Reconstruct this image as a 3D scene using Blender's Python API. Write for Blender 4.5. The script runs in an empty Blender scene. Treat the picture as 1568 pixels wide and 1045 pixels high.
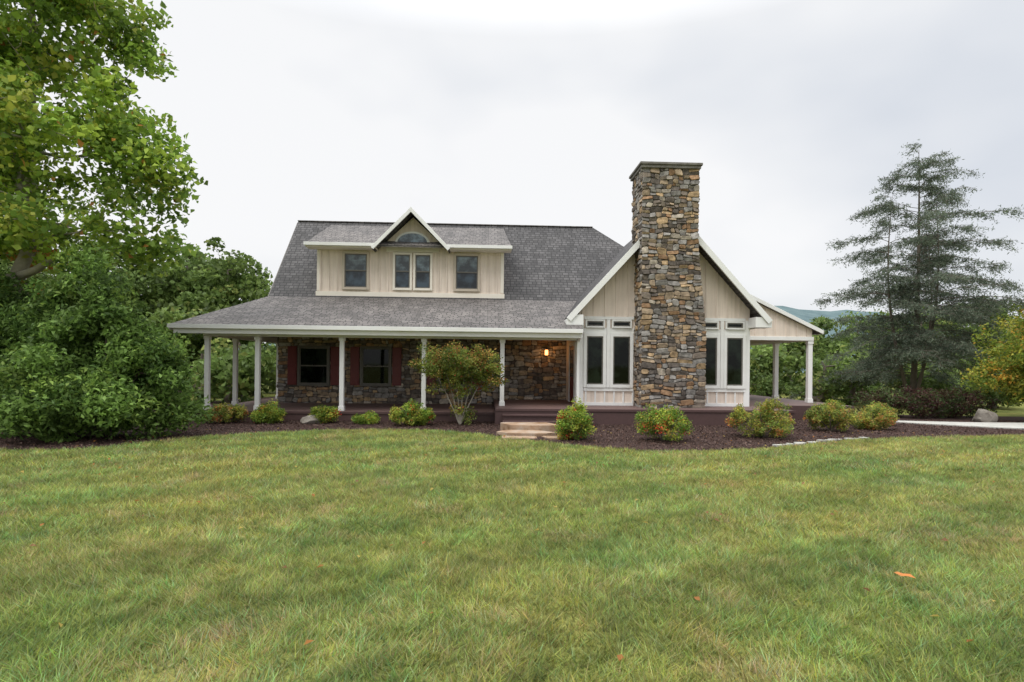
import bpy, math, numpy as np
from mathutils import Vector, Matrix
rng = np.random.default_rng(7)
scene = bpy.context.scene
COL = scene.collection

# ---------------------------------------------------------------- helpers
def empty(name):
    e = bpy.data.objects.new(name, None); COL.objects.link(e); return e

def link(me, name, mat, parent):
    if mat is not None: me.materials.append(mat)
    o = bpy.data.objects.new(name, me); COL.objects.link(o)
    if parent is not None: o.parent = parent
    return o

def mesh_np(name, V, F, mat, parent=None, cols=None):
    V = np.asarray(V, dtype=np.float32); F = np.asarray(F, dtype=np.int32)
    me = bpy.data.meshes.new(name)
    me.vertices.add(len(V)); me.vertices.foreach_set("co", V.ravel())
    k = F.shape[1]
    me.loops.add(F.size); me.loops.foreach_set("vertex_index", F.ravel())
    me.polygons.add(len(F)); me.polygons.foreach_set("loop_start", np.arange(0, F.size, k, dtype=np.int32))
    me.update(calc_edges=True)
    if cols is not None:
        c = np.ones((len(V), 4), dtype=np.float32); c[:, :3] = cols
        a = me.color_attributes.new(name="Col", type='FLOAT_COLOR', domain='POINT')
        a.data.foreach_set("color", c.ravel())
    return link(me, name, mat, parent)

def planar_uv(me):
    uvl = me.uv_layers.new(name="UVMap")
    for p in me.polygons:
        n = p.normal
        if abs(n.z) > 0.999: u = Vector((1, 0, 0)); v = Vector((0, 1, 0))
        else:
            u = Vector((0, 0, 1)).cross(n).normalized(); v = n.cross(u).normalized()
        for li in p.loop_indices:
            co = me.vertices[me.loops[li].vertex_index].co
            uvl.data[li].uv = (co.dot(u), co.dot(v))

def poly(name, V, F, mat, parent=None, uv=True):
    me = bpy.data.meshes.new(name); me.from_pydata([tuple(v) for v in V], [], F); me.update()
    if uv: planar_uv(me)
    return link(me, name, mat, parent)

def slab(name, pts, t, mat, parent):
    n = len(pts)
    V = [tuple(p) for p in pts] + [(p[0], p[1], p[2]-t) for p in pts]
    F = [list(range(n)), list(range(2*n-1, n-1, -1))]
    for i in range(n):
        j = (i+1) % n
        F.append([i, i+n, j+n, j])
    return poly(name, V, F, mat, parent)

def prism_y(name, xz, y0, y1, mat, parent):
    n = len(xz)
    V = [(x, y0, z) for x, z in xz] + [(x, y1, z) for x, z in xz]
    F = [list(range(n)), list(range(2*n-1, n-1, -1))]
    for i in range(n):
        j = (i+1) % n
        F.append([j, i, i+n, j+n])
    return poly(name, V, F, mat, parent)

class Acc:
    def __init__(s): s.V = []; s.F = []
    def box(s, x0, x1, y0, y1, z0, z1):
        b = len(s.V)
        s.V += [(x0,y0,z0),(x1,y0,z0),(x1,y1,z0),(x0,y1,z0),(x0,y0,z1),(x1,y0,z1),(x1,y1,z1),(x0,y1,z1)]
        for f in ((0,3,2,1),(4,5,6,7),(0,1,5,4),(1,2,6,5),(2,3,7,6),(3,0,4,7)):
            s.F.append([b+i for i in f])
    def beam(s, p0, p1, w, h, up=(0,0,1)):
        p0 = Vector(p0); p1 = Vector(p1); d = (p1-p0).normalized()
        side = d.cross(Vector(up)).normalized(); u = side.cross(d).normalized()
        b = len(s.V)
        for p in (p0, p1):
            for a, c in ((-.5,-1),(.5,-1),(.5,0),(-.5,0)):
                s.V.append(tuple(p + side*w*a + u*h*c))
        for f in ((0,1,2,3),(7,6,5,4),(0,4,5,1),(1,5,6,2),(2,6,7,3),(3,7,4,0)):
            s.F.append([b+i for i in f])
    def out(s, name, mat, parent, bevel=0):
        if not s.V: return
        o = poly(name, s.V, s.F, mat, parent)
        if bevel:
            m = o.modifiers.new("bev", 'BEVEL'); m.width = bevel; m.segments = 2; m.limit_method = 'ANGLE'
        return o

# ---------------------------------------------------------------- materials
def newmat(name):
    m = bpy.data.materials.new(name); m.use_nodes = True
    nt = m.node_tree; nt.nodes.clear()
    out = nt.nodes.new('ShaderNodeOutputMaterial')
    b = nt.nodes.new('ShaderNodeBsdfPrincipled')
    nt.links.new(b.outputs[0], out.inputs[0])
    return m, nt, b, out
def N(nt, t, **kw):
    n = nt.nodes.new(t)
    for k, v in kw.items(): setattr(n, k, v)
    return n
def mixrgb(nt, fac, a, b, bt='MIX'):
    m = N(nt, 'ShaderNodeMixRGB', blend_type=bt)
    for i, x in enumerate((fac, a, b)):
        if isinstance(x, bpy.types.NodeSocket): nt.links.new(x, m.inputs[i])
        elif i == 0: m.inputs[0].default_value = x
        else: m.inputs[i].default_value = (*x, 1)
    return m.outputs[0]
def noise(nt, scale, detail=4, coord=None, rough=.6):
    n = N(nt, 'ShaderNodeTexNoise'); n.inputs['Scale'].default_value = scale
    n.inputs['Detail'].default_value = detail; n.inputs['Roughness'].default_value = rough
    if coord is not None: nt.links.new(coord, n.inputs['Vector'])
    return n.outputs['Fac']
def ramp(nt, fac, stops):
    r = N(nt, 'ShaderNodeValToRGB'); nt.links.new(fac, r.inputs[0])
    els = r.color_ramp.elements
    while len(els) < len(stops): els.new(.5)
    for e, (p, c) in zip(els, stops):
        e.position = p; e.color = (*c, 1) if len(c) == 3 else c
    return r.outputs[0]
def bump(nt, b, h, strength, dist):
    bn = N(nt, 'ShaderNodeBump'); bn.inputs['Strength'].default_value = strength; bn.inputs['Distance'].default_value = dist
    nt.links.new(h, bn.inputs['Height']); nt.links.new(bn.outputs[0], b.inputs['Normal'])
def pos(nt): return N(nt, 'ShaderNodeNewGeometry').outputs['Position']

def painted(name, col, rough=.6, var=.12, dirt=(.3,.27,.22), streak=False):
    m, nt, b, o = newmat(name); p = pos(nt)
    n1 = noise(nt, 1.3, 5, p); n2 = noise(nt, 14, 4, p)
    c = mixrgb(nt, n2, tuple(x*(1-var) for x in col), tuple(min(1, x*(1+var*.5)) for x in col))
    f = ramp(nt, n1, [(.5, (0,0,0)), (.8, (.22,.22,.22))])
    c = mixrgb(nt, f, c, tuple(col[i]*dirt[i]*2 for i in range(3)))
    if streak:
        mp = N(nt,'ShaderNodeMapping'); mp.inputs['Scale'].default_value=(9,9,.5); nt.links.new(p,mp.inputs[0])
        n3 = noise(nt,1,4,mp.outputs[0])
        c = mixrgb(nt,1,c,ramp(nt,n3,[(.35,(.86,.85,.84)),(.6,(1.04,1.04,1.04))]),'MULTIPLY')
    nt.links.new(c, b.inputs['Base Color']); b.inputs['Roughness'].default_value = rough
    bump(nt, b, n2, .15, .004)
    return m

M_white = painted('white_trim', (.78,.78,.76), .5, .05)
M_siding = painted('cream_siding', (.76,.655,.565), .7, .06, streak=True)
M_cream = painted('cream_trim', (.80,.74,.65), .6, .05)
M_deck = painted('deck_stain', (.085,.045,.042), .6, .3)
M_deckfloor = painted('deck_floor', (.16,.10,.09), .6, .3)
M_red = painted('red_shutter', (.15,.02,.02), .5, .2)
M_door = painted('door_red', (.16,.02,.02), .4, .2)
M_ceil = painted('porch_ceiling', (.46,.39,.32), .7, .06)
M_metal = painted('dark_metal', (.03,.028,.025), .4, .2)
M_frame = painted('window_sash', (.12,.11,.095), .5, .1)
M_taupe = painted('window_casing', (.50,.43,.35), .6, .06)

def shingle(name, g):
    m, nt, b, o = newmat(name)
    uv = N(nt, 'ShaderNodeUVMap').outputs[0]
    br = N(nt, 'ShaderNodeTexBrick'); nt.links.new(uv, br.inputs['Vector'])
    br.inputs['Scale'].default_value = 1; br.inputs['Brick Width'].default_value = .24
    br.inputs['Row Height'].default_value = .145; br.inputs['Mortar Size'].default_value = .014
    br.inputs['Color1'].default_value = (.097*g[0],.097*g[1],.097*g[2],1); br.inputs['Color2'].default_value = (.20*g[0],.20*g[1],.20*g[2],1)
    br.inputs['Mortar'].default_value = (.03*g[0],.03*g[1],.03*g[2],1); br.inputs['Bias'].default_value = -.1
    br.offset_frequency = 2; br.squash = .7; br.squash_frequency = 3
    n1 = noise(nt, .5, 4, uv); n2 = noise(nt, 60, 3, uv)
    mp = N(nt, 'ShaderNodeMapping'); mp.inputs['Scale'].default_value = (3.5,.35,1); nt.links.new(uv, mp.inputs[0])
    n3 = noise(nt, 1, 4, mp.outputs[0])
    c = mixrgb(nt, 1, br.outputs[0], ramp(nt, n1, [(.3, (.76,.76,.77)), (.7, (1.15,1.13,1.11))]), 'MULTIPLY')
    c = mixrgb(nt, 1, c, ramp(nt, n2, [(.3, (.65,.65,.65)), (.7, (1.3,1.3,1.3))]), 'MULTIPLY')
    c = mixrgb(nt, 1, c, ramp(nt, n3, [(.35, (.82,.82,.82)), (.65, (1.1,1.1,1.1))]), 'MULTIPLY')
    nt.links.new(c, b.inputs['Base Color']); b.inputs['Roughness'].default_value = .75
    bw = N(nt, 'ShaderNodeRGBToBW'); nt.links.new(br.outputs[0], bw.inputs[0])
    bump(nt, b, bw.outputs[0], .9, .05)
    return m
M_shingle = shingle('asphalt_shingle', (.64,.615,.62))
M_shingle_low = shingle('asphalt_shingle_sheen_tint', (1.22,1.12,1.06))  # lighter copy for low slopes: grazing sheen put into the shingle colour

def glass(name, col, lines=False, ior=1.42):
    m, nt, b, o = newmat(name)
    p = pos(nt); n1 = noise(nt, 2.2, 4, p)
    c = mixrgb(nt, ramp(nt,n1,[(.42,(0,0,0)),(.62,(1,1,1))]), tuple(x*.3 for x in col), tuple(x*1.6 for x in col))  # reflections and interior light spots painted as mottled base colour
    if lines:
        w = N(nt,'ShaderNodeTexWave',bands_direction='Z'); w.inputs['Scale'].default_value=6; nt.links.new(p,w.inputs[0])
        c = mixrgb(nt, 1, c, ramp(nt, w.outputs['Fac'], [(.2,(.7,.7,.7)),(.6,(1.1,1.1,1.1))]), 'MULTIPLY')
    nt.links.new(c, b.inputs['Base Color'])
    b.inputs['Roughness'].default_value = .04; b.inputs['IOR'].default_value = ior
    bump(nt, b, noise(nt, .8, 1, p), .1, .02)
    return m
M_glass = glass('window_glass', (.008,.012,.008), ior=1.28)
M_glass_up = glass('window_glass_upper', (.03,.045,.06), ior=1.45)  # blue-grey reflection painted into the pane's base colour
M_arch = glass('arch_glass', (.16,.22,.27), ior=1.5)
M_blind = glass('window_blind_behind_glass', (.12,.16,.18), True, 1.5)

def attr_mat(name, rough=.6, transl=0, nscale=30, spec=.3, bumpd=0, rn=.3):
    m, nt, b, o = newmat(name)
    a = N(nt, 'ShaderNodeVertexColor', layer_name='Col').outputs[0]
    n1 = noise(nt, nscale, 4, pos(nt))
    c = mixrgb(nt, 1, a, ramp(nt, n1, [(.3, (1-rn,)*3), (.7, (1+rn,)*3)]), 'MULTIPLY')
    nt.links.new(c, b.inputs['Base Color']); b.inputs['Roughness'].default_value = rough
    b.inputs['Specular IOR Level'].default_value = spec
    if bumpd: bump(nt, b, n1, .7, bumpd)
    if transl:
        t = N(nt, 'ShaderNodeBsdfTranslucent'); nt.links.new(c, t.inputs[0])
        mx = N(nt, 'ShaderNodeMixShader'); mx.inputs[0].default_value = transl
        nt.links.new(b.outputs[0], mx.inputs[1]); nt.links.new(t.outputs[0], mx.inputs[2])
        nt.links.new(mx.outputs[0], o.inputs[0])
    return m
M_stone = attr_mat('field_stone', .85, 0, 9, .2, .03, .45)
M_leaf = attr_mat('leaves', .5, .45, 2, .25, 0, .15)
M_chip = attr_mat('chips', .9, 0, 20, .1)
M_bark = painted('bark', (.14,.115,.09), .9, .4)
M_barkl = painted('bark_pale', (.32,.29,.24), .9, .4)
m, nt, b, o = newmat('mortar'); nt.links.new(ramp(nt, noise(nt, 12, 4, pos(nt)), [(.3,(.05,.045,.04)),(.7,(.13,.115,.10))]), b.inputs['Base Color']); b.inputs['Roughness'].default_value=.95
M_mortar = m

def patch_color(nt, base_g, base_y, base_d):
    p = pos(nt)
    n1 = noise(nt, .38, 6, p, .7); n2 = noise(nt, 1.0, 6, p, .75); n3 = noise(nt, 4, 4, p)
    c = mixrgb(nt, ramp(nt, n1, [(.38,(0,0,0)),(.62,(1,1,1))]), base_g, base_y)
    c = mixrgb(nt, ramp(nt, n2, [(.53,(0,0,0)),(.68,(.85,.85,.85))]), c, base_d)
    c = mixrgb(nt, 1, c, ramp(nt, n3, [(.35,(.70,.74,.72)),(.65,(1.17,1.15,1.12))]), 'MULTIPLY')
    mp = N(nt,'ShaderNodeMapping'); mp.inputs['Rotation'].default_value=(0,0,math.radians(62)); nt.links.new(p,mp.inputs[0])
    w = N(nt,'ShaderNodeTexWave'); w.inputs['Scale'].default_value=.22; w.inputs['Distortion'].default_value=1.2; w.inputs['Detail'].default_value=2; w.inputs['Detail Scale'].default_value=.6
    nt.links.new(mp.outputs[0],w.inputs[0])
    c = mixrgb(nt, 1, c, ramp(nt, w.outputs['Fac'], [(.3,(.87,.89,.88)),(.7,(1.06,1.06,1.05))]), 'MULTIPLY')
    return c
def lawn_mat():
    m, nt, b, o = newmat('lawn_ground')
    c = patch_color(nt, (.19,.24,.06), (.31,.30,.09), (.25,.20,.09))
    n = noise(nt, 40, 4, pos(nt))
    c = mixrgb(nt, 1, c, ramp(nt, n, [(.3,(.4,.4,.4)),(.7,(1.1,1.1,1.1))]), 'MULTIPLY')
    nt.links.new(c, b.inputs['Base Color']); b.inputs['Roughness'].default_value = 1
    b.inputs['Specular IOR Level'].default_value = .1
    bump(nt, b, n, .6, .03)
    return m
M_lawn = lawn_mat()
def blade_mat():
    m, nt, b, o = newmat('grass_blades')
    a = N(nt, 'ShaderNodeVertexColor', layer_name='Col').outputs[0]
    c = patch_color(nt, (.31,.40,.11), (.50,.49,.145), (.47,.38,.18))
    c = mixrgb(nt, 1, c, a, 'MULTIPLY')
    nt.links.new(c, b.inputs['Base Color']); b.inputs['Roughness'].default_value = .6
    b.inputs['Specular IOR Level'].default_value = .25
    t = N(nt, 'ShaderNodeBsdfTranslucent'); nt.links.new(c, t.inputs[0])
    mx = N(nt, 'ShaderNodeMixShader'); mx.inputs[0].default_value = .4
    nt.links.new(b.outputs[0], mx.inputs[1]); nt.links.new(t.outputs[0], mx.inputs[2]); nt.links.new(mx.outputs[0], o.inputs[0])
    return m
M_blade = blade_mat()
def simple(name, stops, scale, rough=.9, bd=.02, detail=6):
    m, nt, b, o = newmat(name); n = noise(nt, scale, detail, pos(nt))
    nt.links.new(ramp(nt, n, stops), b.inputs['Base Color']); b.inputs['Roughness'].default_value = rough
    b.inputs['Specular IOR Level'].default_value = .15
    bump(nt, b, n, .7, bd); return m
M_mulch = simple('mulch', [(.3,(.022,.014,.012)),(.7,(.085,.052,.045))], 25)
M_concrete = simple('pale_concrete', [(.3,(.36,.35,.32)),(.7,(.52,.51,.47))], 6)
M_flag = simple('flagstone', [(.3,(.22,.13,.07)),(.5,(.36,.25,.17)),(.7,(.42,.36,.30))], 3)
M_hill = simple('hill_forest', [(.35,(.085,.13,.14)),(.65,(.13,.185,.19))], .15, 1, .5)  # blue-green distance haze painted into the forest colour
M_rock = simple('boulder_stone', [(.3,(.14,.12,.10)),(.7,(.34,.31,.27))], 5)
M_cap = simple('cap_stone', [(.3,(.12,.11,.10)),(.7,(.24,.23,.21))], 5)

# ---------------------------------------------------------------- stone facing
STC = [((.34,.26,.18),3),((.29,.18,.105),1.8),((.24,.225,.21),3.3),((.13,.11,.095),3.4),((.39,.34,.28),1.7),((.38,.27,.16),1.9),((.20,.165,.135),3.6),((.30,.28,.26),2.2)]
def pick(pal, n, r):
    w = np.array([p[1] for p in pal], float); w /= w.sum()
    return np.array([p[0] for p in pal])[r.choice(len(pal), n, p=w)]
def rects(W, H, r):
    out = []
    def rec(x0,x1,z0,z1):
        w = x1-x0; h = z1-z0
        hm = r.uniform(.13,.27); wm = r.uniform(.22,.55)
        if h > hm and (h/hm) >= (w/wm)*.8 and h > .16:
            f = r.uniform(.35,.65); s = z0+h*f; rec(x0,x1,z0,s); rec(x0,x1,s,z1)
        elif w > wm and w > .24:
            f = r.uniform(.35,.65); s = x0+w*f; rec(x0,s,z0,z1); rec(s,x1,z0,z1)
        elif h > hm and h > .18:
            s = z0+h*r.uniform(.4,.6); rec(x0,x1,z0,s); rec(x0,x1,s,z1)
        else: out.append((x0,x1,z0,z1))
    z = 0
    while z < H-1e-6:
        dz = r.uniform(.28,.5)
        if H-z-dz < .2: dz = H-z
        x = 0
        while x < W-1e-6:
            dx = r.uniform(.4,.95)
            if W-x-dx < .25: dx = W-x
            rec(x, x+dx, z, z+dz); x += dx
        z += dz
    return out
def stones(name, W, H, fmap, nrm, parent, seed, dark=1.0):
    r = np.random.default_rng(seed)
    V = []; F = []; C = []
    nrm = np.array(nrm, float)
    wob = lambda x,z: (.022*math.sin(7.3*z+2.1*x+seed)+.012*math.sin(17*z+5*x), .022*math.sin(6.1*x+3.3*z+seed*2)+.012*math.sin(15*x-4*z))
    for (a,b_,c,d) in rects(W, H, r):
        g = .007
        x0,x1,z0,z1 = a+g,b_-g,c+g,d-g
        w = x1-x0; h = z1-z0; mn = min(w,h)
        cut = r.uniform(.12,.45,8)*mn*.8
        pts = [(x0+cut[0],z0),(x1-cut[1],z0),(x1,z0+cut[2]),(x1,z1-cut[3]),(x1-cut[4],z1),(x0+cut[5],z1),(x0,z1-cut[6]),(x0,z0+cut[7])]
        q_=[]
        for p in pts:
            e=wob(*p); xx=p[0]+(e[0] if .03<p[0]<W-.03 else 0); zz=p[1]+(e[1] if .03<p[1]<H-.03 else 0)
            q_.append((xx+r.uniform(-.009,.009), zz+r.uniform(-.009,.009)))
        pts=q_
        cx, cz = sum(p[0] for p in pts)/8, sum(p[1] for p in pts)/8
        dep = r.uniform(.015,.055); tx, tz = r.uniform(-.018,.018,2)
        b0 = len(V)
        for k,(s,dd) in enumerate(((1.0,-.02),(1.0,dep*.6),(.84,dep))):
            for (px,pz) in pts:
                q = np.array(fmap(cx+(px-cx)*s, cz+(pz-cz)*s), float)
                e = dd + (tx*(px-cx)/w*2 + tz*(pz-cz)/h*2 if k else 0)
                V.append(q + nrm*max(e,-.02 if not k else .008))
        col = pick(STC,1,r)[0]*r.uniform(.7,1.2)*dark
        C += [col]*24
        for k in range(2):
            for i in range(8):
                j = (i+1)%8; F.append([b0+k*8+i, b0+k*8+j, b0+(k+1)*8+j, b0+(k+1)*8+i])
        F.append([b0+16+i for i in range(8)])
    me = bpy.data.meshes.new(name); me.from_pydata([tuple(v) for v in V], [], F); me.update()
    at = me.color_attributes.new(name="Col", type='FLOAT_COLOR', domain='POINT')
    cc = np.ones((len(V),4),dtype=np.float32); cc[:,:3] = np.array(C); at.data.foreach_set("color", cc.ravel())
    import bmesh
    bm = bmesh.new(); bm.from_mesh(me); bmesh.ops.recalc_face_normals(bm, faces=bm.faces); bm.to_mesh(me); bm.free()
    return link(me, name, M_stone, parent)

# ================================================================ HOUSE
H = empty('farmhouse_with_porch')
DZ = .29
DW = .47
YW, YB = 20.8, 20.9

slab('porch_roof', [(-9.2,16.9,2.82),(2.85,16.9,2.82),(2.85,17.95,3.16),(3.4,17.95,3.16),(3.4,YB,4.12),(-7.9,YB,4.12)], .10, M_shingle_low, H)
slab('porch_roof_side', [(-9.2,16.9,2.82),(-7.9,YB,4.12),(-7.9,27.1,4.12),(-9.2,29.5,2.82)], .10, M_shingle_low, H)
slab('main_roof_front', [(-7.9,YB,4.12),(8.5,YB,4.12),(4.4,24,7.62),(-7.9,24,7.62)], .14, M_shingle, H)
slab('main_roof_back', [(-7.9,24,7.62),(4.4,24,7.62),(8.5,27.1,4.12),(-7.9,27.1,4.12)], .14, M_shingle, H)
slab('main_roof_hip', [(8.5,YB,4.12),(8.5,27.1,4.12),(4.4,24,7.62)], .14, M_shingle, H)
slab('back_porch_roof', [(-7.9,27.1,4.12),(8.5,27.1,4.12),(8.5,30.5,2.9),(-9.2,29.5,2.82)], .1, M_shingle, H)
A = Acc(); A.box(-7.9,4.4,23.92,24.08,7.605,7.635); A.out('ridge_cap', M_shingle_low, H)
W = Acc()
W.box(-9.22,2.84,16.78,16.895,2.69,2.81)
W.box(-9.1,2.84,16.9,16.96,2.55,2.70)
W.beam((-9.24,16.9,2.81),(-9.24,29.5,2.81),.06,.16)
W.box(-8.45,2.84,17.31,17.49,2.50,2.70)
W.box(-8.45,-8.27,17.49,29,2.50,2.70)
posts = [(-8.36,17.4),(-6.88,17.4),(-4.38,17.4),(-1.92,17.4),(.46,17.4),(-8.36,19.3),(-8.36,21.2),(-8.36,23.2),(-8.36,26.0)]
for x,y in posts:
    zb = DW if x>0 else DZ
    W.box(x-.065,x+.065,y-.065,y+.065,zb,2.50)
    W.box(x-.085,x+.085,y-.085,y+.085,zb+.002,zb+.14)
    W.box(x-.085,x+.085,y-.085,y+.085,2.40,2.497)
W.out('porch_trim_and_posts', M_white, H, .006)
A = Acc(); A.beam((-7.92,YB-.05,4.06),(-7.92,24,7.56),.04,.14); A.out('rake_board', M_frame, H)
A = Acc(); A.box(-9.1,2.88,16.97,YW-.02,2.705,2.74); A.box(-9.1,-7.56,YW-.02,29,2.705,2.74); A.out('porch_ceiling', M_ceil, H)

A = Acc(); A.box(-7.5,2.9,YW,27.2,.0,2.8); A.out('lower_walls', M_mortar, H)
prism_y('gable_end_wall', [(-7.6,2.8),(-7.5,2.8),(-7.5,4.0),(-7.6,4.0)], YW, 27.2, M_siding, H)
poly('left_gable', [(-7.55,20.95,3.9),(-7.55,24,7.4),(-7.55,27.05,3.9)], [[0,1,2]], M_siding, H)
A = Acc(); A.box(-7.5,8.3,20.95,27.0,2.8,4.0); A.out('upper_wall_core', M_siding, H)
stones('front_stone_wall', 10.4, 2.5, lambda u,v: (-7.5+u, YW, DZ-.1+v), (0,-1,0), H, 3, 1.15)
stones('side_stone_wall', 6.3, 2.5, lambda u,v: (-7.5, YW+6.3-u, DZ-.1+v), (-1,0,0), H, 4, 1.1)

# ---- windows
FR = Acc(); CS = Acc(); GL = Acc(); GU = Acc(); BL = Acc(); SH = Acc(); WT = Acc(); CT = Acc()
def window(x0,x1,z0,z1,y,glass=GL,cas=CS,cw=.09,split=True,sash=FR,proud=.07,blind=False):
    cas.box(x0-cw,x0,y-proud,y,z0-cw,z1+cw); cas.box(x1,x1+cw,y-proud,y,z0-cw,z1+cw)
    cas.box(x0,x1,y-proud,y,z1,z1+cw); cas.box(x0,x1,y-proud-.02,y,z0-cw,z0)
    s = .04
    sash.box(x0,x0+s,y-proud+.02,y-.002,z0,z1); sash.box(x1-s,x1,y-proud+.02,y-.002,z0,z1)
    sash.box(x0+s,x1-s,y-proud+.02,y-.002,z1-s,z1); sash.box(x0+s,x1-s,y-proud+.02,y-.002,z0,z0+s)
    zm=(z0+z1)/2
    if split: sash.box(x0+s,x1-s,y-proud+.012,y-.002,zm-.025,zm+.025)
    if blind:
        glass.box(x0+s,x1-s,y-proud+.045,y-.004,z0+s,zm-.025); BL.box(x0+s,x1-s,y-proud+.035,y-.004,zm+.025,z1-s)
    else: glass.box(x0+s,x1-s,y-proud+.035,y-.004,z0+s,z1-s)
for (a,b_) in ((-6.72,-5.72),(-4.5,-3.52),(-1.75,-.75)):
    window(a,b_,.98,2.28,YW,GL,FR,.07,True,FR,.12)
    for sx in (a-.42,b_+.10):
        SH.box(sx,sx+.32,YW-.11,YW-.02,.94,2.32)
        SH.box(sx+.04,sx+.28,YW-.125,YW-.11,1.00,1.60); SH.box(sx+.04,sx+.28,YW-.125,YW-.11,1.68,2.26)
YD = 21.0
window(-5.22,-4.42,4.50,5.72,YD,GU,CS,blind=True); window(-1.18,-.38,4.50,5.72,YD,GU,CS,blind=True)
window(-3.40,-2.86,4.50,5.72,YD,GU,CT,.08,blind=True); window(-2.66,-2.12,4.50,5.72,YD,GU,CT,.08,blind=True)
YG = 17.9
for (a,b_) in ((3.14,3.66),(3.98,4.52),(6.78,7.32),(7.64,8.16)):
    window(a,b_,1.14,2.66,YG,GL,WT,.10,False); window(a,b_,2.98,3.14,YG,GL,WT,.05,False)
FR.out('window_sashes', M_frame, H, .004); CS.out('window_casings', M_taupe, H, .005)
GL.out('window_panes_lower', M_glass, H); GU.out('window_panes_upper', M_glass_up, H); SH.out('shutters', M_red, H, .008)
BL.out('window_panes_with_blinds', M_blind, H)
A = Acc()
A.box(-6.22,.58,YD,23.4,4.15,5.93); A.out('dormer_walls', M_siding, H)
prism_y('dormer_gable_wall', [(-4.0,5.93),(-1.5,5.93),(-2.76,7.10)], 20.99, 23.0, M_siding, H)
B = Acc()
def battens(x0,x1,z0,ztop,y,step,avoid=()):
    x = x0
    while x < x1:
        segs = [(z0, ztop(x))]
        for (a,b_,c,d) in avoid:
            if a-.03 < x < b_+.03:
                ns = []
                for s in segs:
                    if c > s[0]: ns.append((s[0], min(c,s[1])))
                    if d < s[1]: ns.append((max(d,s[0]), s[1]))
                segs = ns
        for s in segs:
            if s[1]-s[0] > .03: B.box(x-.024,x+.024,y-.026,y,s[0],s[1])
        x += step
av = [(-5.34,-4.3,4.36,5.84),(-1.3,-.26,4.36,5.84),(-3.56,-1.98,4.36,6.2)]
battens(-6.1,.55,4.2,lambda x:5.93 if abs(x+2.76)>1.1 else 5.93+ (1.1-abs(x+2.76))*1.0,YD-.012,.305,av)
slab('dormer_roof', [(-6.5,20.5,6.0),(.84,20.5,6.0),(.62,23.75,7.42),(-6.5,23.75,7.42)], .09, M_shingle_low, H)
slab('dormer_gable_left', [(-4.12,20.36,5.86),(-2.76,20.36,7.27),(-2.76,23.75,7.27),(-4.12,23.75,5.86)], .07, M_shingle, H)
slab('dormer_gable_right', [(-1.40,20.36,5.86),(-1.40,23.75,5.86),(-2.76,23.75,7.27),(-2.76,20.36,7.27)], .07, M_shingle, H)
WT.box(-6.52,-3.98,20.38,20.495,5.90,6.01); WT.box(-1.54,.86,20.38,20.495,5.90,6.01)
CT.box(-6.5,-4.02,20.5,YD-.002,5.86,5.905); CT.box(-1.5,.84,20.5,YD-.002,5.86,5.905)
WT.beam((-4.16,20.33,5.86),(-2.76,20.33,7.30),.05,.12); WT.beam((-1.36,20.325,5.86),(-2.76,20.325,7.30),.05,.12)
CT.box(-6.25,.61,YD-.05,YD,4.16,4.34)
CT.box(-3.72,-1.8,YD-.045,YD,5.82,6.08)
for x in (-6.22,.46): CT.box(x,x+.12,YD-.03,YD,4.37,5.85)
CT.out('cream_trim', M_cream, H, .004)
n = 18; xz = [(-2.78+.64*math.cos(t), 6.11+.46*math.sin(t)) for t in np.linspace(0,math.pi,n)]
prism_y('arch_window_trim', xz, YD-.075, YD-.02, M_white, H)
xz = [(-2.78+.54*math.cos(t), 6.16+.34*math.sin(t)) for t in np.linspace(0,math.pi,n)]
prism_y('arch_window_glass', xz, YD-.09, YD-.03, M_arch, H)

# ---- wing
CX, HW, S = 5.64, 3.19, 1.10; ZA = 6.72
rz = lambda x, ap=ZA: ap - S*abs(x-CX)
slab('wing_roof_left', [(CX-HW,17.38,rz(CX-HW)),(CX,17.38,ZA),(CX,27,ZA),(CX-HW,27,rz(CX-HW))], .12, M_shingle, H)
slab('wing_roof_right', [(CX+HW,17.38,rz(CX+HW)),(CX+HW,27,rz(CX+HW)),(CX,27,ZA),(CX,17.38,ZA)], .12, M_shingle, H)
x0,x1 = 2.9,8.4
prism_y('wing_wall', [(x0,.1),(x1,.1),(x1,rz(x1)-.1),(CX,ZA-.12),(x0,rz(x0)-.1)], YG, 26.9, M_siding, H)
avw = [(2.9,4.66,.99,3.25),(6.64,8.4,.99,3.25),(4.5,6.75,0,7)]
battens(3.0,8.4,3.3,lambda x: rz(x)-.12,YG,.36,avw)
B.out('battens', M_siding, H)
for s in (-1,1):
    xe = CX+s*(HW+.03)
    WT.beam((xe,17.35-.004*s,rz(xe)+.02),(CX,17.35-.004*s,ZA+.02),.06,.17)
    xi = CX+s*2.70
    prism_y('eave_return', [(xe,rz(xe)-.2),(xi,rz(xe)-.2),(xi,rz(xe)+.12),(xi-s*-.2,rz(xe)+.12),(xe,rz(xe)-.02)][::(1 if s<0 else -1)], 17.37, 17.86, M_white, H)
    WT.box(min(xe,xe-s*.05),max(xe,xe-s*.05),17.9,26.9,rz(xe)-.17,rz(xe)-.02)
    WT.box(*sorted((CX+s*2.76,CX+s*2.60)),YG-.035,YG,DW,3.22)
for a,b_ in ((3.05,4.64),(6.66,8.25)):
    WT.box(a,b_,YG-.03,YG,2.765,2.925); WT.box(a,b_,YG-.04,YG,3.20,3.29); WT.box(a,b_,YG-.05,YG,.93,1.03)
    WT.box(a,b_,YG-.03,YG,DW,DW+.10)
    k = a+.05
    while k < b_-.03:
        WT.box(k,k+.05,YG-.03,YG,DW+.102,.928); k += .30
WT.box(3.77,3.875,YG-.075,YG,1.04,3.19); WT.box(7.43,7.535,YG-.075,YG,1.04,3.19)
WT.box(2.74,2.82,17.30,17.38,DW,2.55)
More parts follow.
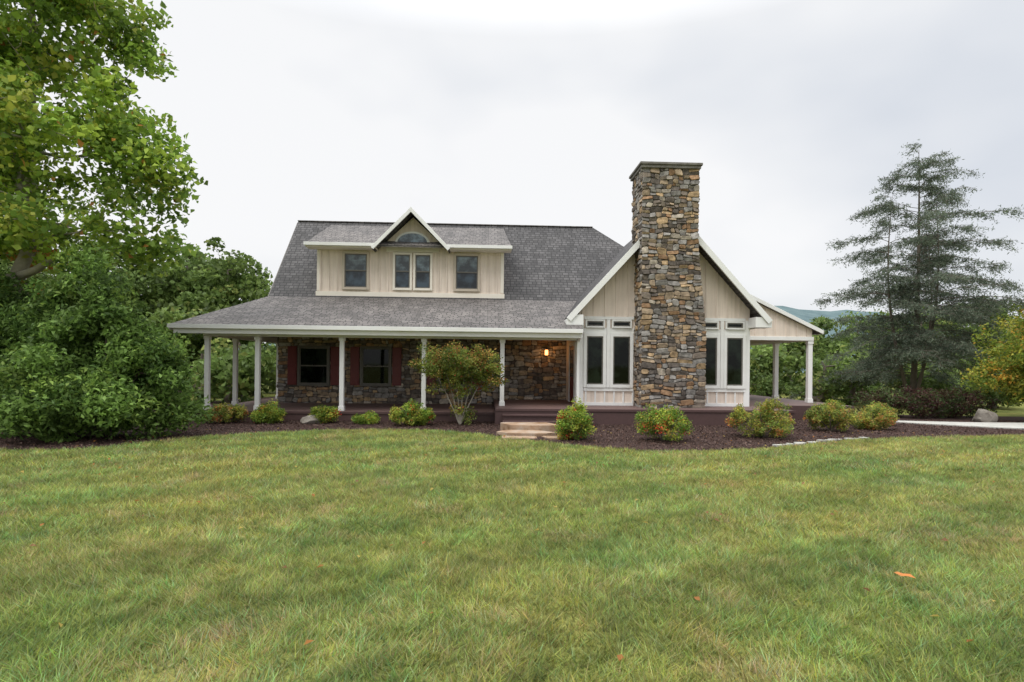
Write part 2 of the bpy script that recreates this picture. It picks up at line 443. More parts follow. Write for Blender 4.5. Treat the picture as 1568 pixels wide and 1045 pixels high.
WT.beam((2.78,16.9,2.68),(2.78,17.34,2.52),.07,.07)
WT.out('white_trim', M_white, H, .004)
A = Acc(); A.box(2.84,2.9,18.35,18.47,DW,2.5); A.box(2.84,2.9,19.63,19.75,DW,2.5); A.box(2.84,2.9,18.47,19.63,2.4,2.5)
A.box(2.85,2.9,18.60,18.66,DW,2.4); A.out('door_frame', M_white, H, .004)
A = Acc(); A.box(2.86,2.9,18.68,19.62,DW+.02,2.38); A.box(2.85,2.862,18.80,19.50,DW+.2,1.2); A.out('front_door', M_door, H, .004)
A = Acc(); A.box(2.848,2.864,18.80,19.50,1.35,2.25); A.box(2.87,2.895,18.48,18.59,1.3,2.3); A.out('door_glass', M_glass_up, H)

# right side porch
slab('side_porch_roof', [(8.42,20.0,4.78),(12.05,20.0,3.08),(12.05,26,3.08),(8.42,26,4.78)], .1, M_shingle, H)
prism_y('side_porch_gable', [(8.42,2.86),(11.75,2.86),(11.75,3.12),(8.42,4.66)], 20.12, 20.22, M_siding, H)
A = Acc()
A.beam((8.42,19.97,4.80),(12.1,19.97,3.08),.05,.13)
A.box(8.42,11.8,20.08,20.3,2.72,2.86); A.box(11.62,11.8,20.3,25.8,2.72,2.86)
A.beam((12.09,20.0,3.09),(12.09,26,3.09),.06,.13)
for x,y in ((11.7,20.2),(11.7,22.6),(11.7,25.7)):
    A.box(x-.08,x+.08,y-.08,y+.08,DW,2.72); A.box(x-.10,x+.10,y-.10,y+.10,DW+.002,DW+.15); A.box(x-.10,x+.10,y-.10,y+.10,2.60,2.717)
A.out('side_porch_trim', M_white, H, .006)
B2 = Acc()
x = 8.9
while x < 11.7:
    B2.box(x-.02,x+.02,20.10,20.12,2.87,4.62-(x-8.42)*.462); x += .38
B2.out('side_porch_battens', M_siding, H)
A = Acc(); A.box(8.42,11.62,20.3,25.8,2.80,2.84); A.out('side_porch_ceiling', M_ceil, H)

# deck
A = Acc()
def boards(x0,x1,y0,y1,z):
    x=y0
    while x<y1-.01:
        A.box(x0,x1,x,min(x+.135,y1),z-.04,z); x+=.142
boards(-8.75,.25,17.12,YW-.002,DZ); A.box(-8.75,-7.5,YW,29,DZ-.04,DZ)
boards(.27,9.0,16.35,YW-.004,DW-.001); A.box(9.002,12.3,18.6,26,DW-.04,DW-.002)
A.out('deck_boards', M_deckfloor, H)
A = Acc()
A.box(-8.77,.25,17.09,17.12,.0,DZ-.002); A.box(.24,.27,16.33,20.7,.0,DW-.003); A.box(.27,9.02,16.32,16.35,0,DW-.003)
A.box(-8.8,-8.77,17.12,29,0,DZ-.004); A.box(9.02,9.05,16.35,18.58,0,DW-.004); A.box(9.05,12.32,18.56,18.59,0,DW-.004)
for k_,zz in enumerate((.32,.16)):
    A.box(.45,3.0,16.32-.32*(k_+1),16.32-.32*k_-.002,zz-.04,zz); A.box(.47,2.98,16.05-.32*k_,16.08-.32*k_,0,zz-.041)
A.box(-8.8,.238,17.06,17.09,DZ-.07,DZ+.002); A.box(.24,9.05,16.29,16.318,DW-.07,DW+.002)
A.out('deck_skirt_and_step', M_deck, H, .004)

# chimney
def cx0(z): return 4.70 + (0 if z<3 else min(1,(z-3)/2.4))*-.02
def cx1(z): return 6.64 - (0 if z<2.8 else min(1,(z-2.8)/2.6))*.26
ZC = 7.75; YC0, YC1 = 17.1, 18.3
lev = [DW-.05,2.8,5.4,ZC]; V=[]; F=[]
for z in lev: V += [(cx0(z),YC0,z),(cx1(z),YC0,z),(cx1(z),YC1,z),(cx0(z),YC1,z)]
for k in range(3):
    for i in range(4):
        j=(i+1)%4; F.append([k*4+i,k*4+j,k*4+4+j,k*4+4+i])
F.append([12,13,14,15])
poly('chimney_core', V, F, M_mortar, H)
zb=DW-.05; HH = ZC-zb
stones('chimney_stones_front', 1.96, HH, lambda u,v: (cx0(zb+v)-.03+(u/1.96)*(cx1(zb+v)-cx0(zb+v)+.06), YC0, zb+v), (0,-1,0), H, 11)
stones('chimney_stones_left', 1.2, HH, lambda u,v: (cx0(zb+v), YC1-u, zb+v), (-1,0,0), H, 12, 1.0)
stones('chimney_stones_right', 1.2, HH, lambda u,v: (cx1(zb+v), YC0+u, zb+v), (1,0,0), H, 13)
stones('chimney_stones_back', 1.70, 3.0, lambda u,v: (6.38-u, YC1, ZC-3+v), (0,1,0), H, 14)
A = Acc(); A.box(4.60,6.44,17.02,18.38,7.75,7.84); A.box(4.56,6.48,16.98,18.42,7.842,7.92); A.out('chimney_cap', M_cap, H, .015)
def lamp(x,y,z,power,em):
    A = Acc(); A.box(x-.06,x+.06,y-.02,y+.06,z-.02,z+.2); A.box(x-.09,x+.09,y-.16,y-.02,z+.2,z+.23); A.box(x-.02,x+.02,y-.1,y-.06,z+.23,z+.28)
    A.out('lamp_bracket', M_metal, H, .004)
    m, nt, b, o = newmat('lamp_glow'); b.inputs['Base Color'].default_value=(.8,.5,.2,1)
    b.inputs['Emission Color'].default_value=(1,.42,.12,1); b.inputs['Emission Strength'].default_value=em
    A = Acc(); A.box(x-.055,x+.055,y-.14,y-.04,z,z+.19); A.out('lamp_glass', m, H, .01)
    l = bpy.data.lights.new('lamp_light','POINT'); l.energy=power; l.color=(1,.5,.2); l.shadow_soft_size=.08
    ob = bpy.data.objects.new('lamp_light', l); COL.objects.link(ob); ob.location=(x,y-.25,z+.1); ob.parent=H
lamp(2.15, YW-.08, 2.10, 3.5, 3)

# ================================================================ GROUND
bed_front = [(-13,13.2),(-11.3,11.8),(-9.5,11.15),(-7.7,11.5),(-6.5,13.2),(-4.1,14.65),(-1.6,14.8),(.2,13.7),(2.0,12.05),(3.6,11.35),(6.3,12.0),(8.7,13.2),(13,14.2),(21,14.9)]
def catmull(P, n=12):
    P = np.array(P); P = np.vstack([2*P[0]-P[1], P, 2*P[-1]-P[-2]]); out=[]
    for i in range(1,len(P)-2):
        for t in np.linspace(0,1,n,endpoint=False):
            a,b_,c,d = P[i-1],P[i],P[i+1],P[i+2]
            out.append(.5*((2*b_)+(c-a)*t+(2*a-5*b_+4*c-d)*t*t+(-a+3*b_-3*c+d)*t**3))
    out.append(P[-2]); return np.array(out)
bf = catmull(bed_front)
bf = bf + rng.normal(0,.02,bf.shape)
bed = np.vstack([bf, [(22,20),(13.5,21),(13.5,27),(-10.5,30),(-14,20)]])
def inside(P, x, y):
    res = np.zeros(len(x), bool); n=len(P)
    for i in range(n):
        x1,y1=P[i]; x2,y2=P[(i+1)%n]
        c = ((y1>y)!=(y2>y)) & (x < (x2-x1)*(y-y1)/(y2-y1+1e-12)+x1)
        res ^= c
    return res
poly('ground', [(-1500,-1500,0),(1500,-1500,0),(1500,1500,0),(-1500,1500,0)], [[0,1,2,3]], M_lawn)
mb = empty('mulch_bed')
poly('mulch_sheet', [(p[0],p[1],.012) for p in bed], [list(range(len(bed)))], M_mulch, mb)
def leaves_geo(C, size, asp=.6, up=.4, r=rng, flat=None):
    n = len(C); nn = r.normal(0,1,(n,3)); nn[:,2] += up*2
    if flat: nn = r.normal(0,flat,(n,3)); nn[:,2] = 1
    nn /= np.linalg.norm(nn,axis=1)[:,None]
    a = np.cross(nn, r.normal(0,1,(n,3))); a /= np.linalg.norm(a,axis=1)[:,None]
    b_ = np.cross(nn,a); s = (size*r.uniform(.6,1.3,n))[:,None]
    fold = nn*s*.18
    V = np.stack([C-a*s-fold, C+b_*s*asp-a*s*.15+fold, C+a*s-fold, C-b_*s*asp-a*s*.15+fold],1).reshape(-1,3)
    return V, np.arange(4*n).reshape(n,4)
def rep(c, k=4): return np.repeat(c,k,axis=0)
x = rng.uniform(-13,20,90000); y = rng.uniform(11,18.5,90000); k = inside(bed,x,y); x=x[k];y=y[k]
C = np.stack([x,y,rng.uniform(.012,.04,len(x))],1)
V,F = leaves_geo(C,.028,.35,1,flat=.5)
mesh_np('mulch_chips',V,F,M_chip,mb,rep(pick([((.045,.028,.023),3),((.10,.06,.048),3),((.17,.12,.10),1)],len(C),rng)))
_g = rng.random((256,256))
def field(x,y,s):
    u=(x*s+1000); v=(y*s+1000); i=np.floor(u).astype(int); j=np.floor(v).astype(int); fu=u-i; fv=v-j
    fu=fu*fu*(3-2*fu); fv=fv*fv*(3-2*fv); g=lambda a,b_: _g[a%256,b_%256]
    return (g(i,j)*(1-fu)+g(i+1,j)*fu)*(1-fv)+(g(i,j+1)*(1-fu)+g(i+1,j+1)*fu)*fv
def grass(name, ylo, yhi, dens, h, w, xm):
    n = int(dens*(yhi-ylo)*2*xm(yhi))
    x = rng.uniform(-xm(yhi),xm(yhi)+.08*yhi,n); y = rng.uniform(ylo,yhi,n)
    cl = .45*field(x,y,14)+.35*field(x,y,6)+.2*field(x,y,2.3)
    k = ~inside(bed,x,y) & (np.abs(x-.05*y) < xm(y)) & (rng.random(n) < .25+1.25*cl); x=x[k];y=y[k];cl=cl[k]; n=len(x)
    hh = h*rng.uniform(.4,1.4,n)*(.45+1.1*cl); ang = rng.uniform(0,2*np.pi,n); ww = w*rng.uniform(.6,1.5,n)
    lean = hh*rng.uniform(.2,1.6,n); la = rng.normal(0,1.5,n)+field(x,y,2.3)*9
    dx=np.cos(ang)*ww; dy=np.sin(ang)*ww
    P0=np.stack([x-dx,y-dy,np.zeros(n)],1); P1=np.stack([x+dx,y+dy,np.zeros(n)],1)
    P2=np.stack([x+np.cos(la)*lean,y+np.sin(la)*lean,hh],1)
    V=np.stack([P0,P1,P2],1).reshape(-1,3)
    c = (rng.uniform(.5,1.35,n)*(.6+.8*cl))[:,None]*np.stack([rng.uniform(.8,1.2,n),np.ones(n),rng.uniform(.6,1.5,n)],1)
    straw = rng.random(n)<(.07+.15*(field(x+50,y,1.1)>.6)); c[straw] = np.array([1.3,.98,1.6])
    lush = (rng.random(n)<.25*(field(x+90,y+30,1.6)>.62)+.07); c[lush]*=np.array([1.0,1.35,1.5])
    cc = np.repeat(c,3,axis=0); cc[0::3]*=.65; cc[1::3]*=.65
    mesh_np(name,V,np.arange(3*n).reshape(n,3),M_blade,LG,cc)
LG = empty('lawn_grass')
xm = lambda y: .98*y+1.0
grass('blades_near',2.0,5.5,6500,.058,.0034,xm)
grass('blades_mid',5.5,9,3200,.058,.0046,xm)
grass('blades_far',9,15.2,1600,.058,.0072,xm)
nt_=700; tx=rng.uniform(-13,14,nt_); ty=2.2+12.5*rng.random(nt_)**.8
k=~inside(bed,tx,ty)&(np.abs(tx-.05*ty)<xm(ty)); tx=tx[k];ty=ty[k]
m_=20; X=np.repeat(tx,m_); Y=np.repeat(ty,m_); n=len(X); a=rng.uniform(0,2*np.pi,n); rr=np.abs(rng.normal(0,.06,n))
X=X+np.cos(a)*rr; Y=Y+np.sin(a)*rr; ln=rng.uniform(.02,.06,n); hh=rng.uniform(.025,.065,n); w_=rng.uniform(.002,.0035,n)
dx=-np.sin(a)*w_; dy=np.cos(a)*w_
P0=np.stack([X-dx,Y-dy,np.zeros(n)],1);P1=np.stack([X+dx,Y+dy,np.zeros(n)],1)
P2=np.stack([X+np.cos(a)*ln*.5+dx,Y+np.sin(a)*ln*.5+dy,hh*.85],1);P3=np.stack([X+np.cos(a)*ln,Y+np.sin(a)*ln,hh],1)
c=np.repeat(rng.uniform(.7,1.15,len(tx)),m_)[:,None]*np.array([.9,1.1,1.2])*rng.uniform(.8,1.2,n)[:,None]
mesh_np('coarse_tufts',np.stack([P0,P1,P2,P3],1).reshape(-1,3),np.arange(4*n).reshape(n,4),M_blade,LG,rep(c))
n=520; x=rng.uniform(-11,13,n); y=2.8+12*rng.random(n)**.6; k=(np.abs(x)<y*1.0); x=x[k];y=y[k]
C=np.stack([x,y,np.full(len(x),.06)],1); V,F=leaves_geo(C,.028,.7,1,flat=.35)
def maple_leaf(c,s,rot):
    a=np.linspace(0,2*np.pi,11)[:-1]; rad=np.array([1,.45,.85,.4,.7,.3,.7,.4,.85,.45])*s
    P=np.stack([c[0]+np.cos(a+rot)*rad,c[1]+np.sin(a+rot)*rad,c[2]+rng.uniform(-.008,.018,10)],1); P=np.vstack([[c],P])
    F=[[0,1+i,1+(i+1)%10] for i in range(10)]; return P,F
cc=rep(pick([((.40,.17,.05),2),((.25,.13,.06),3),((.50,.38,.10),2)],len(C),rng))
mesh_np('fallen_leaves',V,F,M_leaf,None,cc)
P,F_=maple_leaf((3.3,4.35,.08),.10,.4)
mesh_np('fallen_maple_leaf',P,np.array(F_),M_leaf,None,np.tile([[.85,.32,.10]],(len(P),1)))

def blob_slab(cx,cy,rx,ry,z0,z1,r,n=9):
    ang = np.sort(r.uniform(0,2*np.pi,n)*.25+np.linspace(0,2*np.pi,n,endpoint=False))
    return [(cx+rx*math.copysign(abs(math.cos(a))**.6,math.cos(a))*r.uniform(.85,1.05), cy+ry*math.copysign(abs(math.sin(a))**.6,math.sin(a))*r.uniform(.85,1.05)) for a in ang]
def stone_slabs(name, lst, seed, mat=M_flag):
    r=np.random.default_rng(seed); V=[];F=[]
    for (cx,cy,rx,ry,z0,z1) in lst:
        t=blob_slab(cx,cy,rx,ry,z0,z1,r); n=len(t); b0=len(V)
        V+=[(p[0],p[1],z1) for p in t]+[(p[0],p[1],z0) for p in t]
        F.append([b0+i for i in range(n)])
        for i in range(n):
            j=(i+1)%n; F.append([b0+i,b0+n+i,b0+n+j,b0+j])
    o=poly(name,V,F,mat); m=o.modifiers.new('b','BEVEL'); m.width=.015; m.segments=2; return o
stone_slabs('flagstone_steps', [(1.15,14.75,.85,.42,.0,.20),(1.0,13.95,.75,.38,.0,.09),(.75,13.3,.5,.25,.0,.04),(1.7,13.3,.4,.25,.0,.045)],5)
L=[]; r5=np.random.default_rng(9)
for i in range(0,len(bf)):
    if 6.2<bf[i][0]<9.3: L.append((bf[i][0]+r5.uniform(-.05,.05),bf[i][1]+.10+r5.uniform(-.04,.04),r5.uniform(.07,.13),r5.uniform(.05,.09),0,.03+r5.uniform(0,.025)))
stone_slabs('bed_edging_stones',L,6,M_concrete)
pth = np.vstack([catmull([(12.4,18.3),(14.5,17.7),(17,17.5),(26,17.6)],8), catmull([(26,15.2),(18,15.3),(15.4,15.8),(13.3,17.2)],8)])
slab('concrete_walkway',[(p[0],p[1],.05) for p in pth],.05,M_concrete,None)

def boulder(name,loc,s,seed):
    r=np.random.default_rng(seed)
    import bmesh
    bm=bmesh.new(); bmesh.ops.create_icosphere(bm,subdivisions=3,radius=1)
    d=r.normal(0,1,(9,3)); d/=np.linalg.norm(d,axis=1)[:,None]
    for v in bm.verts:
        c=np.array(v.co)
        for q in d:
            t=c@q
            if t>.62: c=c-q*(t-.62)
        v.co=Vector(c*(1+r.normal(0,.012)))
        v.co.x*=s[0]; v.co.y*=s[1]; v.co.z*=s[2]
    me=bpy.data.meshes.new(name); bm.to_mesh(me); bm.free(); o=link(me,name,M_rock,None); o.location=loc
boulder('boulder',(16.4,18.1,.15),(.42,.35,.34),1)
boulder('boulder.001',(-4.95,16.3,.1),(.3,.22,.2),2)

# ================================================================ VEGETATION
def tube(pts, rad, seg=6):
    pts=np.asarray(pts,float); n=len(pts); V=[]
    for i in range(n):
        d=pts[min(i+1,n-1)]-pts[max(i-1,0)]; d/=np.linalg.norm(d)+1e-9
        s=np.cross(d,[.3,.9,.1]); s/=np.linalg.norm(s)+1e-9; t=np.cross(d,s)
        a=np.linspace(0,2*np.pi,seg,endpoint=False)
        V.append(pts[i]+rad[i]*(np.cos(a)[:,None]*s+np.sin(a)[:,None]*t))
    V=np.vstack(V); F=[]
    for i in range(n-1):
        for j in range(seg):
            k=(j+1)%seg; F.append([i*seg+j,i*seg+k,(i+1)*seg+k,(i+1)*seg+j])
    return V,np.array(F)
class Wood:
    def __init__(s): s.V=[];s.F=[];s.n=0
    def add(s,pts,rad,seg=6):
        V,F=tube(pts,rad,seg); s.V.append(V); s.F.append(F+s.n); s.n+=len(V)
    def out(s,name,mat,parent): 
        if s.n: 
            o=mesh_np(name,np.vstack(s.V),np.vstack(s.F),mat,parent); o.data.polygons.foreach_set('use_smooth',[True]*len(o.data.polygons))
def tree(name, base, trunk_pts, tr, ells, K, per, cr, size, pal, seed, bark=M_bark, shell=.45, asp=.6, flatc=.7, up=.4, stems=None, gain=1.7):
    r=np.random.default_rng(seed); P=empty(name); base=np.array(base,float); wd=Wood()
    nodes=[]; nr=[]
    paths=stems if stems else [trunk_pts]
    for tp in paths:
        tp=np.array(tp,float)+base
        q=[tp[0]]
        for i in range(len(tp)-1):
            for t in np.linspace(0,1,5)[1:]:
                q.append(tp[i]*(1-t)+tp[i+1]*t+r.normal(0,tr*.25,3)*[1,1,0])
        q=np.array(q); rr=tr*np.linspace(1,.25,len(q)); wd.add(q,rr,8)
        nodes+=list(q[len(q)//4:]); nr+=list(rr[len(q)//4:])
    w=np.array([e[3]*e[4]*e[5] for e in ells]); w=w**.75; w/=w.sum()
    cl=[]
    for i in r.choice(len(ells),K,p=w):
        e=ells[i]; d=r.normal(0,1,3); d/=np.linalg.norm(d); rad=r.random()**shell
        cl.append(base+np.array(e[:3])+d*rad*np.array(e[3:6]))
    cl=np.array(cl); cl[:,2]=np.maximum(cl[:,2],base[2]+.12)
    t0=np.array(nodes).mean(0); order=np.argsort(np.linalg.norm((cl-t0),axis=1))
    NA=np.array(nodes); NR=np.array(nr)
    for i in order:
        c=cl[i]; d=np.linalg.norm(NA-c,axis=1)+np.maximum(0,NA[:,2]-c[2]+.1)*1.2
        j=np.argmin(d); a=NA[j]; ra=NR[j]*.72
        mid=(a+c)/2+np.array([0,0,-.08])*np.linalg.norm(c-a)+r.normal(0,.05,3)*np.linalg.norm(c-a)
        pts=np.array([a,(a+mid)/2,mid,(mid+c)/2,c]); ra=max(ra,tr*.05)
        rr=np.linspace(ra,max(ra*.55,tr*.035),5)
        wd.add(pts,rr,5); NA=np.vstack([NA,pts[2:]]); NR=np.concatenate([NR,rr[2:]])
    wd.out('limbs',bark,P)
    csz=r.uniform(.6,1.35,K); cnt=(per*csz**1.5).astype(int)
    idx=np.repeat(np.arange(K),cnt); n=len(idx)
    off=r.normal(0,1,(n,3)); off/=np.linalg.norm(off,axis=1)[:,None]; off*=(r.random(n)**.5)[:,None]*cr*csz[idx][:,None]*1.25; off[:,2]*=flatc
    C=cl[idx]+off; C[:,2]=np.maximum(C[:,2],.04)
    V,F=leaves_geo(C,size,asp,up,r)
    cb=r.uniform(.7,1.3,K)[idx]*r.uniform(.7,1.3,n)
    cp=pick(pal,K,r)[idx]; lp=pick(pal,n,r); mixf=(r.random(n)<.6)[:,None]
    col=np.where(mixf,cp,lp)*cb[:,None]*gain
    mesh_np('foliage',V,F,M_leaf,P,rep(col))
    return P

G_MAPLE=[((.135,.205,.035),5),((.19,.25,.04),4),((.09,.145,.028),3),((.25,.27,.05),1.2),((.28,.13,.04),.25)]
G_DARK=[((.07,.115,.027),5),((.10,.16,.037),4),((.045,.08,.02),2.5),((.14,.20,.045),1)]
G_BACK=[((.08,.12,.033),4),((.11,.155,.04),3),((.06,.09,.025),2),((.15,.17,.05),.8)]
tree('maple_tree',(-11.6,14.6,0),[(0,0,0),(.1,0,3),(.0,.1,6),(.3,0,9),(.2,0,12)],.22,
     [(-.6,0,6.3,3.6,3.0,2.6),(.2,0,9.3,2.9,2.4,2.6),(2.6,-.3,4.9,1.9,1.7,1.2),(.3,0,12.3,2.0,1.8,1.8),(-2.4,0,10,3,2.4,3),(-1,-.5,4.2,2.8,2,1.3),(2.9,-.4,6.7,1.6,1.5,.9),(1.7,0,10.2,1.5,1.4,1.2),(1.9,0,8.1,1.3,1.3,.8)],
     340,115,.48,.085,G_MAPLE,21,M_barkl,.55,.75,gain=1.9)
tree('large_green_shrub',(-8.9,13.2,0),None,.08,
     [(0,0,1.6,1.8,1.5,1.4),(-.2,.2,2.9,1.1,1.1,1.2),(-1.9,.4,1.5,1.4,1.2,1.6),(1.3,.1,1.0,.9,.9,1.0),(.1,-.5,.7,1.8,1.3,.65),(-2.6,.8,2.6,1.1,1.2,1.1),(.9,0,2.2,.7,.7,.6)],
     300,190,.33,.064,G_DARK,22,M_bark,.38,.45,.8,.3,gain=1.95,stems=[[(0,0,0),(.2,0,1.2),(.4,.1,2.8)],[(-.2,0,0),(-.6,.1,1.5),(-.9,.2,3)],[(.2,.1,0),(.8,0,1),(1.1,0,1.6)],[(-.6,.2,0),(-1.6,.4,1.4),(-2.2,.6,2.6)]])
def grove(name,bx,K,per,seed,pal=G_BACK,size=.15,cr=.75,gain=1.8):
    stem=[];el=[]
    for (x,y,h,rr) in bx:
        stem.append([(x,y,0),(x+.1,y,h*.4),(x,y,h*.8)])
        el+= [(x,y,h*.5,rr,rr*.8,h*.46),(x+rr*.3,y,h*.66,rr*.6,rr*.6,h*.28),(x-rr*.35,y-.3,h*.36,rr*.7,rr*.6,h*.34)]
    tree(name,(0,0,0),None,.2,el,K,per,cr,size,pal,seed,M_bark,.3,.7,stems=stem,gain=gain)
grove('background_trees_west',[(-15.2,34,8.9,3.0),(-18.6,36,10.0,4),(-22,34,9,4),(-12.4,29,3.4,1.8),(-16,30,4.6,2.5),(-12.2,25,2.6,1.6),(-20,27,5.5,3),(-10.6,24,1.9,1.1),(-26,30,8,4),(-11,33,3.2,2.2),(-34,40,10,6),(-17,33,7.2,3.2),(-11.4,21.5,1.8,1.1),(-13.5,22,2.4,1.5)],620,135,23)
grove('background_trees_east',[(20.5,38,4.4,3),(24,41,5.6,3.5),(28,42,6.6,4),(33,42,6.9,4),(38,44,7.8,4),(43,42,7.8,4.5),(16.0,36,4.2,2.8),(49,40,8,5),(13,34,3.6,2.5),(22,31,3.0,2.4),(26,31,3.4,2.6),(30,33,3.8,3),(35,34,4.2,3),(17.5,29,2.6,1.9),(14.5,30,2.9,2),(39,36,4.5,3)],580,115,24)
grove('green_shrub_row',[(15.2,25.5,1.5,1.3),(17.4,26.5,1.6,1.4),(20.5,26,1.7,1.5),(23,25,1.8,1.6),(13.6,27.5,1.4,1.1)],110,120,25,G_BACK,.07,.35,1.5)

def conifer(name,base,h,R,seed):
    r=np.random.default_rng(seed); P=empty(name); wd=Wood(); base=np.array(base,float)
    tops=[(.2,0,h),(1.2,.3,h*.86),(-1.1,-.2,h*.82),(.3,-.5,h*.6)]
    C=[];cb=[]
    for si,(tx,ty,th) in enumerate(tops):
        t=np.linspace(0,1,14)[:,None]; q=base+t*np.array([tx,ty,th])+np.array([tx,ty,0])*np.sin(t*np.pi)*.6
        wd.add(q,(.14 if si==0 else .09)*(1-t[:,0]*.95),7)
        nl=100 if si==0 else 36
        for k in range(nl):
            f=r.uniform(.09,.985)**.85; z=f*th
            o=np.array([np.interp(f,t[:,0],q[:,i]) for i in range(3)])
            prof=(1-f)**.52*(0.85+.20*np.sin(f*21+si*2)) 
            Lr=R*max(.12,prof)*r.uniform(.5,1.15)*(1 if si==0 else .68)
            if f<.2: Lr*=.6+f*2
            az=r.uniform(0,2*np.pi); up=r.uniform(.10,.42)+.40*f
            s=np.linspace(0,1,8); px=o+np.stack([np.cos(az)*s*Lr,np.sin(az)*s*Lr,(up*s-.62*s**2+.16*s**4)*Lr],1)
            px[1:]+=r.normal(0,.04,(7,3))
            wd.add(px,np.linspace(.026*(1-f*.6),.005,8),4)
            nt=int(7+Lr*5.5)
            for j in range(nt):
                u=r.uniform(.18,1)**.8; a=np.array([np.interp(u,s,px[:,i]) for i in range(3)])
                tl=(.35+.6*(1-u))*min(1,Lr/2.2)+.18; aa=az+r.choice([-1,1])*r.uniform(.3,1.2)
                e=a+np.array([np.cos(aa)*tl,np.sin(aa)*tl,r.uniform(-.65,.10)*tl])
                wd.add(np.array([a,(a+e)/2+[0,0,.04],e]),[.007,.005,.003],3)
                m_=int(13*tl/.4)+5; uu=r.random(m_)[:,None]
                C.append(a*(1-uu)+e*uu+r.normal(0,1,(m_,3))*[.08,.08,.06]+[0,0,-.03]); cb+= [r.uniform(.6,1.3)]*m_
    C=np.vstack(C); cb=np.array(cb)
    V,F=leaves_geo(C,.064,.24,.0,r)
    col=pick([((.155,.195,.135),4),((.20,.235,.17),3),((.09,.125,.085),3)],len(C),r)*cb[:,None]
    wd.out('limbs',M_bark,P); mesh_np('needles',V,F,M_leaf,P,rep(col))
conifer('cedar_tree',(18.5,24,0),11.3,6.1,31)

SH_PAL=[((.13,.21,.035),4.5),((.27,.31,.05),4.5),((.07,.12,.02),2.5),((.42,.06,.03),.6),((.34,.27,.05),.9)]
SH_RED=[((.27,.27,.05),3.5),((.14,.19,.04),4),((.30,.12,.04),1.2),((.36,.25,.09),1.0),((.08,.11,.03),2)]
shr=[(-8.7,16.4,.32,.38,0),(-7.3,16.3,.58,.50,1),(-6.1,16.3,.52,.58,0),(-4.6,16.4,.44,.50,0),(-3.4,16.3,.38,.28,0),(-2.05,15.9,.66,.68,0),
     (2.05,13.0,.58,.86,0),(4.05,12.9,.74,.84,0),(6.75,13.6,.92,.95,1),(9.3,15.0,.78,.85,1),(10.9,15.6,.68,.65,1),(11.9,16.8,.6,.7,1),(10.6,17.0,.65,.8,0)]
for i,(x,y,rr,hh,p) in enumerate(shr):
    K=int(55+rr*95)
    stems=[[(0,0,0),(math.cos(a)*rr*.35,math.sin(a)*rr*.35,hh*.4),(math.cos(a)*rr*.6,math.sin(a)*rr*.6,hh*.75)] for a in (0.3,1.6,2.8,4.1,5.3)]
    rs=np.random.default_rng(700+i); j1,j2,j3=rs.uniform(.65,1.3,3)
    tree('azalea_shrub' if i==0 else 'azalea_shrub.%03d'%i,(x,y,0),None,.018,
         [(0,0,hh*.45,rr*.85,rr*.8,hh*.42),(rr*.4*j1,.05,hh*.5*j2,rr*.42,rr*.4,hh*.36),(-rr*.42*j3,0,hh*.5*j1,rr*.42,rr*.4,hh*.38),(rr*.1*j2,0,hh*.72,rr*.35,rr*.35,hh*.3)],K,62,.10,.027,SH_RED if p else SH_PAL,100+i,M_bark,.33,.5,.9,.7,stems=stems,gain=1.6)
BR=[((.13,.17,.035),4),((.20,.21,.04),3),((.28,.17,.05),1.4),((.08,.11,.02),2.8),((.30,.07,.03),.4)]
tree('tall_garden_shrub',(-.75,16.2,0),None,.028,[(0,0,1.75,1.2,.8,.6),(-.7,0,1.8,.6,.5,.5),(.75,0,1.6,.6,.5,.5),(0,0,1.2,.9,.5,.4),(.1,-.1,.35,.4,.3,.25)],
     200,80,.17,.034,BR,51,M_barkl,.45,.5,gain=1.4,stems=[[(0,0,0),(a*.25,.05*a,.7),(a*.7,.1*a,1.8)] for a in (-1.2,-.7,-.25,.2,.7,1.2)])
PU=[((.05,.022,.02),2),((.07,.04,.025),1.5),((.06,.085,.03),3)]
tree('barberry_shrub',(15.6,19.5,0),None,.03,[(0,0,.6,1.6,1,.55),(1.5,.3,.5,1.2,.8,.5),(-1.4,.4,.55,1,.8,.5)],180,80,.2,.04,PU,61,gain=1.4,stems=[[(0,0,0),(a*.6,0,.4),(a,0,.8)] for a in (-1.2,-.4,.4,1.3)])
YE=[((.26,.25,.04),3),((.15,.19,.03),4.5),((.38,.22,.04),1.2),((.08,.12,.02),3)]
tree('yellow_maple_tree',(17.8,18.0,0),[(0,0,0),(.1,0,1.5),(0,0,3)],.07,[(0,0,2.5,1.4,1.3,1.2),(-.6,0,1.7,1.2,1,.8),(.8,0,3.2,1.1,1,.9),(.2,0,1.1,1.3,1,.6)],190,70,.26,.05,YE,62,gain=1.5)
tree('yellow_maple_tree.001',(20.5,19.5,0),[(0,0,0),(.1,0,2),(0,0,4.3)],.09,[(0,0,3.2,1.8,1.5,1.7),(-.6,0,1.6,1.5,1,1)],180,90,.3,.05,YE,63,gain=1.5)

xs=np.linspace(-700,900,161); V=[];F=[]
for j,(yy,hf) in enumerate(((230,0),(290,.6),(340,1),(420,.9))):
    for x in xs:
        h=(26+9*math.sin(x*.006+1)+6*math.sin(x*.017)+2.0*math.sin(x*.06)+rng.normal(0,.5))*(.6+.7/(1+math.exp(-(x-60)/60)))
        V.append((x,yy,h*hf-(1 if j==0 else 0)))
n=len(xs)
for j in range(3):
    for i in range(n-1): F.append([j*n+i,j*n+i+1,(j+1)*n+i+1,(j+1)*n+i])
poly('hills',V,F,M_hill,None,False)

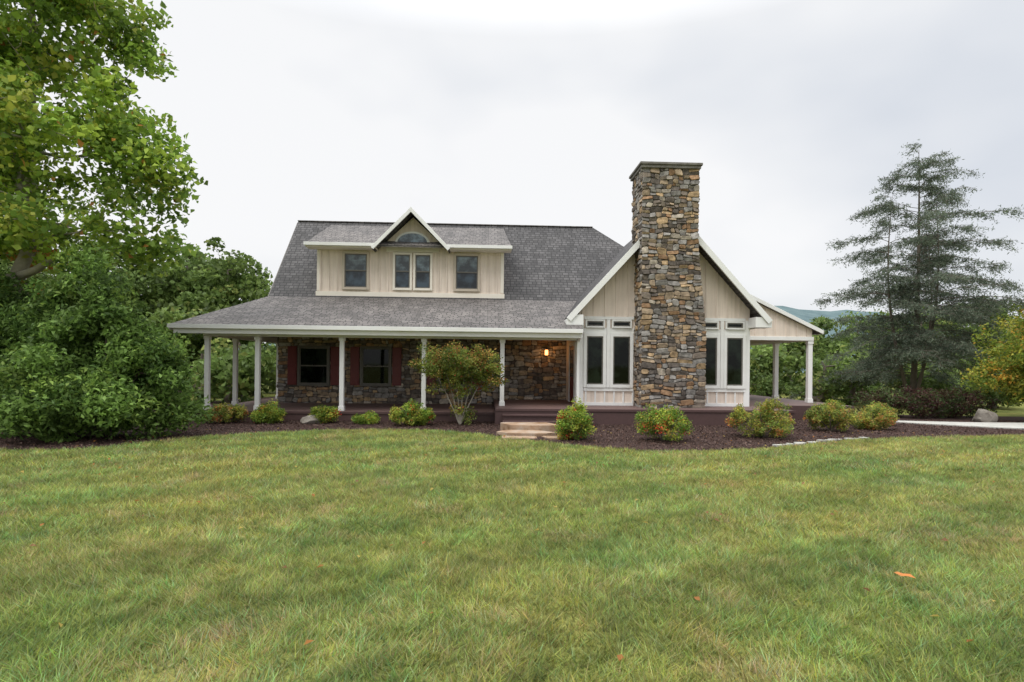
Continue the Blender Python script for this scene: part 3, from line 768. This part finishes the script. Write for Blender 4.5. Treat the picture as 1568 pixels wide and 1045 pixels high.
# ================================================================ LIGHT
w=bpy.data.worlds.new("World"); scene.world=w; w.use_nodes=True; nt=w.node_tree; nt.nodes.clear()
out=nt.nodes.new('ShaderNodeOutputWorld'); bg=nt.nodes.new('ShaderNodeBackground'); nt.links.new(bg.outputs[0],out.inputs[0])
sky=nt.nodes.new('ShaderNodeTexSky'); sky.sky_type='NISHITA'; sky.sun_disc=False
sky.sun_elevation=math.radians(55); sky.sun_rotation=math.radians(225)
tc=nt.nodes.new('ShaderNodeTexCoord'); sx=nt.nodes.new('ShaderNodeSeparateXYZ'); nt.links.new(tc.outputs['Generated'],sx.inputs[0])
g=ramp(nt,sx.outputs[2],[(0,(.88,.89,.90)),(.20,(.97,.97,.975)),(.45,(.96,.965,.975)),(1,(1,1,1))])
mul=N(nt,'ShaderNodeMapRange'); mul.inputs['From Min'].default_value=.5; mul.inputs['From Max'].default_value=1; mul.inputs['To Min'].default_value=10.2; mul.inputs['To Max'].default_value=34
nt.links.new(sx.outputs[2],mul.inputs['Value'])
mp=nt.nodes.new('ShaderNodeMapping'); mp.inputs['Scale'].default_value=(1,1,2.0); mp.inputs['Location'].default_value=(.35,.2,0); nt.links.new(tc.outputs['Generated'],mp.inputs[0])
cn=noise(nt,1.5,4,mp.outputs[0],.45)
cr_=ramp(nt,cn,[(.32,(.74,.775,.83)),(.56,(1.0,1.0,1.0))])
c=mixrgb(nt,1,g,cr_,'MULTIPLY')
vm=N(nt,'ShaderNodeVectorMath',operation='SCALE'); nt.links.new(c,vm.inputs[0]); nt.links.new(mul.outputs[0],vm.inputs['Scale'])
c=mixrgb(nt,.94,sky.outputs[0],vm.outputs[0])
nt.links.new(c,bg.inputs[0]); bg.inputs[1].default_value=.1
sl=bpy.data.lights.new('sun','SUN'); sl.energy=1.5; sl.angle=math.radians(25); sl.color=(1,.97,.92)
so=bpy.data.objects.new('sun',sl); COL.objects.link(so)
az=math.radians(225); el_=math.radians(55)
d=Vector((math.sin(az)*math.cos(el_),math.cos(az)*math.cos(el_),math.sin(el_)))
so.rotation_euler=d.to_track_quat('Z','Y').to_euler()

# ================================================================ CAMERA
cam=bpy.data.cameras.new('camera'); cam.lens=20; cam.sensor_width=36; cam.clip_end=3000; cam.shift_y=.0242
co=bpy.data.objects.new('camera',cam); COL.objects.link(co); scene.camera=co
co.matrix_world=Matrix.Translation((0,0,1.7))@Matrix.Rotation(math.radians(-2.5),4,'Z')@Matrix.Rotation(math.radians(90),4,'X')@Matrix.Rotation(math.radians(.6),4,'Z')
scene.view_settings.view_transform='Standard'; scene.view_settings.look='None'; scene.view_settings.exposure=0
